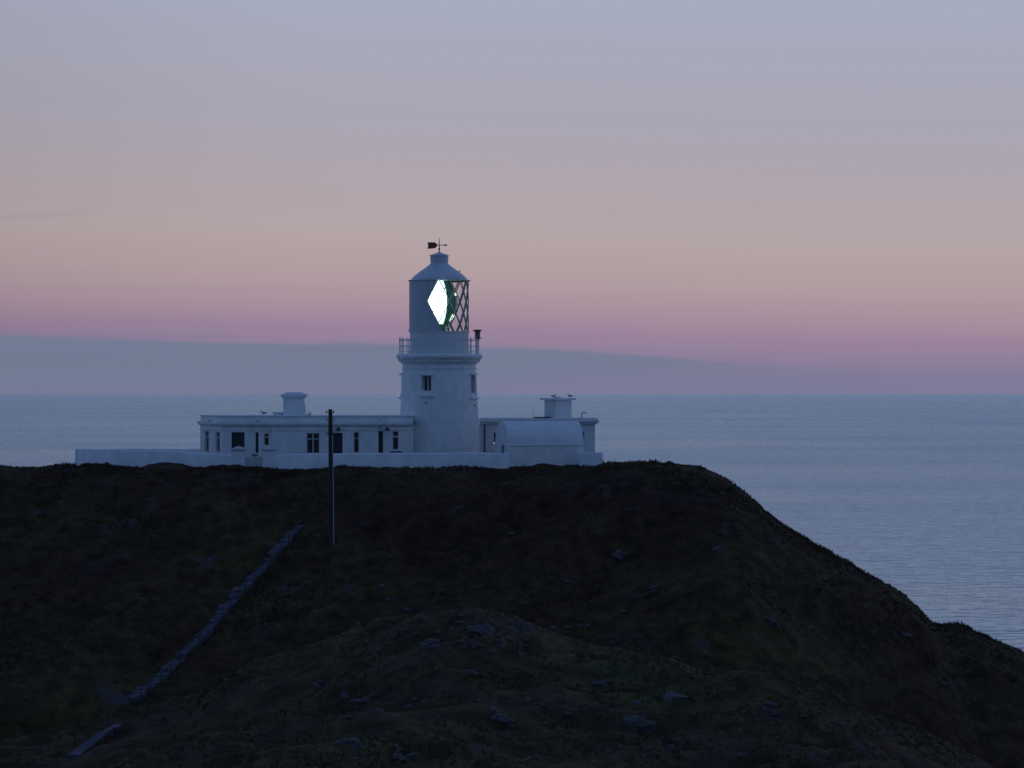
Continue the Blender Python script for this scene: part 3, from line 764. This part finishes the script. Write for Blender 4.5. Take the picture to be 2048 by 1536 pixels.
# signal lamp on the gallery rail
sg = thing('gallery_lamp', cyl(76, zd, rp-.05), 'small dark capped lamp on a post at right end of gallery', 'lamp')
c = Vector((X(955.3,TY), TY-.6, 0)); 
MB().tube((c.x-.02,c.y,zd),(c.x-.02,c.y,tz(678)), .05).build('post', PAINT, sg)
MB().lathe(c.x, c.y, [(.01,tz(679)),(tr(4),tz(678.5)),(tr(7.4),tz(676.6)),(tr(7.4),tz(675.6)),(tr(5),tz(674.8)),(tr(5.2),tz(667)),(tr(6),tz(663.5)),(.01,tz(663.4))], 20).build('lamp_body', GREYM, sg, smooth_=True)
MB().lathe(c.x, c.y, [(.01,tz(663.2)),(tr(6),tz(663.3)),(tr(9.6),tz(661.8)),(tr(9.4),tz(660.8)),(tr(4),tz(659.6)),(.01,tz(659.2))], 20).build('cap', DARKM, sg, smooth_=True)

# ------------------------------------------------------------------ right house
RY = 208.5
rh = thing('flat_roofed_house', at(1080, 936, RY+2), 'flat-roofed white building with projecting parapet, right of the tower', 'house')
x0, x1 = X(962,RY), X(1190,RY); zt2 = Z(836.5,RY); ze = Z(848.5,RY)
m = MB()
hl = [(X(988,RY)-x0, X(991.5,RY)-x0, Z(886,RY), Z(865,RY)), (X(1164.5,RY)-x0, X(1168.5,RY)-x0, Z(886,RY), Z(864,RY))]
facade(m, (x0,RY), (1,0), (0,1), x1-x0, GZ, ze, hl)
m.add([(x1,RY,GZ),(x1,RY+7,GZ),(x1,RY+7,ze),(x1,RY,ze)], [(0,1,2,3)]); m.add([(x0,RY,GZ),(x0,RY+7,GZ),(x0,RY+7,ze),(x0,RY,ze)], [(0,1,2,3)])
m.add([(x0,RY+7,GZ),(x1,RY+7,GZ),(x1,RY+7,ze),(x0,RY+7,ze)], [(0,1,2,3)])
m.build('wall', WHITE, rh)
for h in hl: window((x0,RY), (1,0), (0,1), *h, rh, 'narrow', sill=False)
MB().box(x0-.2, X(1198.5,RY), RY-.40, RY+7.3, ze+.16, ze+.32).build('cornice', WHITE, rh, bevel=.03)
MB().box(x0-.1, x1+.16, RY-.22, RY+7.1, ze, ze+.157).build('cornice', WHITE, rh, bevel=.02)
MB().box(x0-.12, X(1196,RY), RY-.34, RY+7.2, ze+.324, zt2).build('parapet', WHITE, rh, bevel=.04)
MB().tube((X(969.3,RY), RY-.08, GZ+.3), (X(969.3,RY), RY-.08, ze-.02), .05).build('drainpipe', DARKM, rh)
MB().box(X(957,RY-.3), X(965,RY-.3), RY-.03, RY+.3, GZ, ze-.003).build('buttress', WHITE, rh)
MB().box(X(1068,RY), X(1102,RY), RY+.6, RY+2, zt2+.004, zt2+.1).build('roof_hatch', DARKM, rh, bevel=.03)
MB().tube((X(1067,RY+1),RY+1,zt2),(X(1067,RY+1),RY+1,Z(812,RY+1)),.012).build('aerial', GALV, rh)
# swan-neck vent pipe
m = MB(); bx_ = X(1163.5,RY+1); zb_ = zt2; rad = .19
pts = [(bx_, RY+1, zb_), (bx_, RY+1, zb_+.28)]+[(bx_+rad-rad*math.cos(a), RY+1, zb_+.28+rad*math.sin(a)) for a in np.linspace(.15, 2.9, 11)]
m.path(pts, .034).build('vent_pipe', DARKM, rh)
# chimney set at an angle
c = at(1116, 800, RY+2); a = R(38)
def rot(px, py, s=1.0): return (c.x+s*(px*math.cos(a)-py*math.sin(a)), c.y+s*(px*math.sin(a)+py*math.cos(a)))
def rbox(w, d, za, zb, name, mt, par, bev=0): return MB().prism([rot(-w,-d),rot(w,-d),rot(w,d),rot(-w,d)], za, zb).build(name, mt, par, bevel=bev)
ch2 = rbox(.80, .72, zt2-.3, Z(800,RY+2), 'chimney', WHITE, rh, .02)
rbox(1.07, .98, Z(799.8,RY+2), Z(796,RY+2), 'chimney_cap', WHITE, ch2, .02)
MB().ball((c.x-.05, c.y, Z(795.6,RY+2)), .3, 10, (1.1,1,.38)).build('chimney_crown', WHITE, ch2, smooth_=True)
for k in range(5):
    z_ = Z(806+6*k, RY+2); n2 = MB(); P = [rot(.803,-.72),rot(.83,-.72),rot(.83,.1),rot(.803,.1)]; n2.prism(P, z_-.04, z_+.02).build('vent_slat', FRAME, ch2)

# lit amber lamp by the recess
al = thing('entrance_lamp', at(988.5,886,203), 'tiny glowing orange lamp in the gap right of the tower', 'lamp')
c3 = at(988.3,886,203)
MB().tube((c3.x+.03,c3.y,GZ),(c3.x+.03,c3.y,c3.z-.08), .02).build('post', WALLW, al)
MB().ball(c3, .045).build('lamp_glass', AMBER, al)

# ------------------------------------------------------------------ barrel-vaulted store
A = R(17); u = (math.cos(A), math.sin(A)); n = (-math.sin(A), math.cos(A))
vy0 = 195.4; o = (X(1016,vy0), vy0); Lb = (X(1168,197)-o[0])/math.cos(A)-.02; rv = 1.62; zsp = Z(889.5,196.2)
st_ = thing('vaulted_store', (o[0]+1, o[1]+1, 29.2), 'white barrel-roofed store in front of the right-hand house', 'outbuilding')
def PT(s, d, z): return (o[0]+u[0]*s+n[0]*d, o[1]+u[1]*s+n[1]*d, z)
W = 2*rv
m = MB(); m.add([PT(0,0,GZ),PT(Lb,0,GZ),PT(Lb,0,zsp),PT(0,0,zsp)],[(0,1,2,3)]); m.add([PT(Lb,0,GZ),PT(Lb,W,GZ),PT(Lb,W,zsp),PT(Lb,0,zsp)],[(0,1,2,3)]); m.add([PT(0,W,GZ),PT(Lb,W,GZ),PT(Lb,W,zsp),PT(0,W,zsp)],[(0,1,2,3)])
# left end with doorway
db0, db1 = .95, 1.75; zd1 = Z(883.5,196.5)
facade(m, PT(0,0,0)[:2], n, u, W, GZ, zsp, [(db0, db1, GZ+.05, min(zd1,zsp-.02))], .25)
m.build('wall', WHITE, st_)
k = 28; arc = [(rv-rv*math.cos(math.pi*i/k), 1.06*rv*math.sin(math.pi*i/k)) for i in range(k+1)]
m = MB(); vs = [PT(-.0, d, zsp+h) for d, h in arc]+[PT(Lb, d, zsp+h) for d, h in arc]; m.add(vs, [(i,i+k+1,i+k+2,i+1) for i in range(k)]+[tuple(range(k+1)), tuple(range(2*k+1,k,-1))])
m.build('roof', WALLW, st_, smooth_=True)
m = MB(); m.prism([PT(-.03,-.06,0)[:2],PT(Lb+.03,-.06,0)[:2],PT(Lb+.03,.0,0)[:2],PT(-.03,.0,0)[:2]], zsp-.07, zsp+.02).build('string_course', WHITE, st_, bevel=.015)
m = MB(); obox(m, PT(0,0,0)[:2], n, u, db0, db1, .2, .24, GZ, min(zd1,zsp-.02)-.001); m.build('door', DOORM, st_)

# ------------------------------------------------------------------ gulls
def gull(px, py, Y, z, s, flip, label):
    x = X(px, Y); r = thing('gull', (x, Y, z), label, 'gull', 'gulls standing on the roofs')
    f = -1 if flip else 1
    b = MB(); b.ball((x, Y, z+.17*s), .1*s, 10, (1.7,.9,.85)); 
    b.ball((x+f*.16*s, Y, z+.30*s), .055*s, 8, (1.1,.9,1)); b.tube((x+f*.1*s, Y, z+.2*s), (x+f*.15*s, Y, z+.29*s), .06*s, .045*s)
    b.build('body', GULLW, r, smooth_=True)
    MB().tube((x+f*.2*s,Y,z+.295*s),(x+f*.28*s,Y,z+.28*s), .018*s, .005*s, 5).build('beak', PORC, r)
    MB().ball((x-f*.07*s, Y-.05*s, z+.19*s), .09*s, 8, (2.0,.6,.6)).add([(x-f*.15*s,Y-.04,z+.2*s),(x-f*.34*s,Y,z+.2*s),(x-f*.15*s,Y+.04,z+.15*s)],[(0,1,2)]).build('wing', GULLG, r)
    for d in (-.03, .03): MB().tube((x,Y+d,z),(x,Y+d,z+.11*s), .01).build('leg', PORC, r)
gull(527, 831, 203.0, zt, 1.05, True, 'gull on the left house parapet, left of its chimney')
gull(1107, 795, RY+1.6, Z(796,RY+2), .9, False, 'left gull of the two on the right-hand chimney')
gull(1140, 795, RY+1.8, Z(796,RY+2), .95, True, 'right gull of the two on the right-hand chimney')

# ------------------------------------------------------------------ utility pole
pb = hit(665.5, 1088); Yp = pb.y
top = at(660.8, 818.5, Yp)
pole = thing('utility_pole', pb, 'tall dark wooden utility pole on the slope in front of the left house', 'pole')
base = Vector((pb.x-.1, Yp, pb.z-.5))
m = MB(); m.tube(base, top, .165, .14, 14); m.build('post', WOOD, pole, smooth_=True)
def along(py): 
    t_ = (py-1088)/(818.5-1088); return base.lerp(top, t_)
m = MB(); m.path([along(1080)+Vector((.17,-.1,0)), along(1000)+Vector((.165,-.1,0)), along(936)+Vector((.16,-.09,0)), along(866)+Vector((.13,-.1,0))], .032); m.build('conduit', GALV, pole)
for py in (824, 838, 850, 861.5):
    c = along(py)
    ar = MB().tube(c+Vector((-.10,-.14,-.03)), c+Vector((-.26,-.2,-.06)), .02); ar = ar.build('insulator_arm', DARKM, pole)
    MB().lathe(c.x-.25, c.y-.2, [(.001,c.z+.13),(.04,c.z+.12),(.05,c.z+.07),(.085,c.z+.04),(.05,c.z),(.075,c.z-.03),(.04,c.z-.06),(.001,c.z-.06)], 10).build('insulator', PORC, ar, smooth_=True)
    ar = MB().tube(c+Vector((.10,.14,-.03)), c+Vector((.20,.3,-.05)), .02).build('insulator_arm', DARKM, pole)
    MB().lathe(c.x+.2, c.y+.3, [(.001,c.z+.1),(.04,c.z+.1),(.06,c.z+.02),(.03,c.z-.05)], 8).build('insulator', PORC, ar, smooth_=True)
c = along(862); MB().box(c.x-.24, c.x+.2, Yp-.2, Yp+.2, c.z-.2, c.z-.12).build('pole_band', DARKM, pole)
# service cable from the pole to the house front
p0 = along(835)+Vector((.15,.2,0)); p1 = at(677, 855.5, 201.3)
pts = [p0.lerp(p1, i/12)-Vector((0,0,.55*4*(i/12)*(1-i/12))) for i in range(13)]
tag(MB().path(pts, .009, 4).build('service_cable', DARKM, org=p0), 'thin sagging cable from the utility pole to the house', 'cable')

# ------------------------------------------------------------------ stepped path up the slope
def strip(name, pix, wpx, parent=None, rise=.06):
    pass
upper = [(600,1052),(588,1063),(572,1080),(556,1100),(535,1124),(512,1149),(488,1176),(462,1205),(436,1233),(412,1260),(386,1290),(358,1320),(330,1348),(300,1372),(272,1392),(250,1406)]
pts = [hit(*p) for p in upper]
path = bpy.data.objects.new('path', None); COL.objects.link(path); path.location = pts[-1]; path['kind'] = 'structure'
# resample evenly and lay a concrete step slab at each stop
def resample(P, d):
    out = [P[0].copy()]; acc = 0
    for a, b in zip(P[:-1], P[1:]):
        seg = (b-a).length; t_ = d-acc
        while t_ < seg: out.append(a.lerp(b, t_/seg)); t_ += d
        acc = (acc+seg) % d if seg+acc >= d else acc+seg
    return out
RS = resample(pts, .62)
for a, b in zip(RS[:-1], RS[1:]):
    dx = Vector((b.x-a.x, b.y-a.y)); ln = dx.length; dx.normalize(); nn = Vector((-dx.y, dx.x))
    mid = (a+b)/2; z_ = float(height(mid.x, mid.y)); hwid = .34+.10*random.random()
    slope = (b.z-a.z)/max(ln, .01)
    P = []
    for s, w in ((-.5,-1),(.5,-1),(.5,1),(-.5,1)):
        q = Vector((mid.x, mid.y))+dx*s*ln*.97+nn*w*hwid; P.append((q.x, q.y))
    area = sum(P[i][0]*P[(i+1)%4][1]-P[(i+1)%4][0]*P[i][1] for i in range(4))
    if area < 0: P = P[::-1]
    zt_ = z_+.12+random.uniform(-.02,.03); dz_ = slope*ln*.42*random.uniform(.8,1.1)
    zz4 = [zt_-dz_, zt_+dz_, zt_+dz_, zt_-dz_]
    MB().prism(P, zt_-.7, zz4[::-1] if area < 0 else zz4).build('step', CONC, path)
low = [hit(*p) for p in [(238,1455),(224,1461),(206,1472),(188,1486),(168,1500),(146,1516)]]
m = MB(); vs = []
for i, p in enumerate(low):
    w = .14+.04*math.sin(i*2.1)
    for dy in (-1, 1): 
        x_ = p.x; y_ = p.y+dy*1.1; vs.append((x_+dy*.05, y_, float(height(x_, y_))+.05))
m = MB(); 
for a, b in zip(low[:-1], low[1:]):
    dx = Vector((b.x-a.x, b.y-a.y)).normalized(); nn = Vector((-dx.y, dx.x))*.24
    P = [(a.x-nn.x,a.y-nn.y),(b.x-nn.x,b.y-nn.y),(b.x+nn.x,b.y+nn.y),(a.x+nn.x,a.y+nn.y)]
    ar_ = sum(P[i][0]*P[(i+1)%4][1]-P[(i+1)%4][0]*P[i][1] for i in range(4)); zz = [a.z+.12,b.z+.12,b.z+.12,a.z+.12]
    if ar_ < 0: P = P[::-1]; zz = zz[::-1]
    MB().prism(P, min(a.z,b.z)-.5, zz).build('slab', CONC, path)
# handrail with posts on the near side of the steps
hr = thing('handrail', RS[len(RS)//2], 'dark handrail on posts beside the concrete steps down the slope', 'railing')
tops = []
for i, p in enumerate(RS):
    if i % 2 == 0:
        x_, y_ = p.x+.38, p.y-.55; z_ = float(height(x_, y_)); q = Vector((x_, y_, z_))
        MB().tube(q-Vector((0,0,.2)), q+Vector((0,0,.95)), .035, n=6).build('post', DARKM, hr); tops.append(q+Vector((0,0,.93)))
MB().path(tops, .02, 5).build('rail', DARKM, hr)

# ------------------------------------------------------------------ rocks
def rock(px, py, w, h, name, label, group=None, seed=0):
    p = hit(px, py); rg = random.Random(seed); k = p.y/F; W_ = w*k/2; H_ = h*k
    vs = []; fs = []; n_, mlat = 14, 8
    ph = [rg.uniform(0, 9) for _ in range(6)]
    for j in range(mlat+1):
        la = math.pi*j/mlat
        for i in range(n_):
            lo = 2*math.pi*i/n_
            d = Vector((math.sin(la)*math.cos(lo), math.sin(la)*math.sin(lo), math.cos(la)))
            r_ = 1+.22*math.sin(3*d.x+ph[0])*math.cos(4*d.y+ph[1])+.16*math.sin(7*d.z+ph[2]+3*d.x)+.1*rg.uniform(-1,1)*(0 < j < mlat)
            q = [math.copysign(abs(c_)**.8, c_) for c_ in d]
            vs.append((p.x+q[0]*r_*W_, p.y+q[1]*r_*W_*.9, p.z+q[2]*r_*H_*.7-.28*H_))
    for j in range(mlat):
        for i in range(n_): i2 = (i+1)%n_; fs.append((j*n_+i,j*n_+i2,(j+1)*n_+i2,(j+1)*n_+i))
    ob = MB().add(vs, fs).build(name, ROCK, org=p); tag(ob, label, 'rock', group); return ob
RK = [(1275,1450,75,42,'broad low boulder, widest one near the bottom, right of centre'),
      (1095,1412,26,22,'small upright rock standing alone in the lower middle'),
      (1205,1368,44,18,'flat rock with a pointed left end below the grassy ridge'),
      (1350,1395,50,20,'low grey outcrop under the crest of the right-hand ridge'),
      (1540,1412,38,22,'squat rock on the near ridge toward the right'),
      (1345,1318,18,12,'small pale rock sitting on the ridge line'),
      (1545,1245,28,26,'pale rock face low on the dark slope right of centre'),
      (960,1262,60,26,'largest of the rocks on top of the central hump'),
      (1040,1258,46,30,'rock at the right end of the central hump'),
      (860,1288,44,18,'rock at the left end of the central hump'),
      (940,1345,30,12,'thin slab-like rock below the central hump'),
      (640,1370,26,20,'small rock in grass, lower left of the central hump'),
      (720,1402,40,10,'long thin ledge of rock in the lower left grass'),
      (700,1490,60,26,'wide outcrop near the bottom edge, left of centre'),
      (820,1520,50,24,'outcrop on the bottom edge below the central hump'),
      (1000,1438,40,16,'low rock in grass below the central hump'),
      (1670,1450,34,22,'rightmost rock on the near grassy ridge'),
      (1240,1110,30,18,'faint pale rock patch high on the dark middle slope'),
      (1435,1098,22,10,'small pale rock on the upper slope right of centre'),
      (1310,1175,24,10,'small rock halfway down the dark slope')]
for i, (px, py, w, h, lb) in enumerate(RK): rock(px, py, w, h, 'rock', lb, 'rocks breaking through the turf', i)
# many small stones, nobody could count them
rg = random.Random(5); vs = []
m = MB()
for i in range(240):
    if i < 100: px = rg.gauss(960, 85); py = rg.gauss(1268, 24)
    elif i < 200: px = rg.gauss(rg.choice([740, 1010, 1260, 1530]), 45); py = rg.uniform(1385, 1520)
    else: px = rg.uniform(700, 2040); py = rg.uniform(1010, 1530)
    try: p = hit(px, py)
    except Exception: continue
    if p.z < 2 or p.y > 188: continue
    s = rg.uniform(.08, .34)*(.75 if p.y < 125 else 1.3); a = rg.uniform(0, 6)
    pts_ = [(p.x+math.cos(a+q*1.57+rg.uniform(-.3,.3))*s*rg.uniform(.7,1.2), p.y+math.sin(a+q*1.57)*s, p.z-.05) for q in range(4)]
    tp = [(p.x+(q[0]-p.x)*.55+rg.uniform(-.1,.1)*s, p.y+(q[1]-p.y)*.55, p.z+s*rg.uniform(.1,.4)) for q in pts_]
    m.add(pts_+tp, [(4,5,6,7),(0,1,5,4),(1,2,6,5),(2,3,7,6),(3,0,4,7)])
ob = m.build('scattered_stones', ROCK); ob['kind'] = 'stuff'; tag(ob, 'small grey stones scattered through the grass of the slopes', 'stones')

# shrub against the left wall and tufts on the skyline
def shrub(px, py, w, h, label, seed, name='shrub'):
    rg = random.Random(seed); p = hit(px, py+2); k = p.y/F; m = MB()
    for i in range(260):
        a = rg.uniform(0, 6.28); r_ = abs(rg.gauss(0, .45)); x = p.x+math.cos(a)*r_*w*k/2; y = p.y+math.sin(a)*r_*w*k/3; z = p.z-.05
        hh = h*k*rg.uniform(.35,1.0)*max(.25, 1-r_*.7); dx_ = rg.uniform(-.12,.12); wd = rg.uniform(.02,.05)
        m.add([(x-wd,y,z),(x+wd,y,z),(x+dx_,y+rg.uniform(-.1,.1),z+hh)], [(0,1,2)])
        lx, lz = x+dx_*.6, z+hh*rg.uniform(.5,.95); m.add([(lx-.05,y,lz),(lx+.06,y-.02,lz+.02),(lx,y,lz+.09)], [(0,1,2)])
    tag(m.build(name, BUSH, org=p), label, 'shrub')
shrub(212, 933, 46, 13, 'low dark shrub in front of the far left wall', 1)
shrub(1338, 927, 22, 9, 'scrubby tussock on the clifftop skyline right of the buildings', 2, 'tussock')
shrub(1400, 936, 18, 9, 'small tussock where the skyline begins to drop', 3, 'tussock')
shrub(919, 938, 14, 8, 'tiny dark tuft against the wall below the tower', 4, 'tussock')
shrub(629, 944, 16, 6, 'small dark tuft at the wall left of the pole', 5, 'tussock')
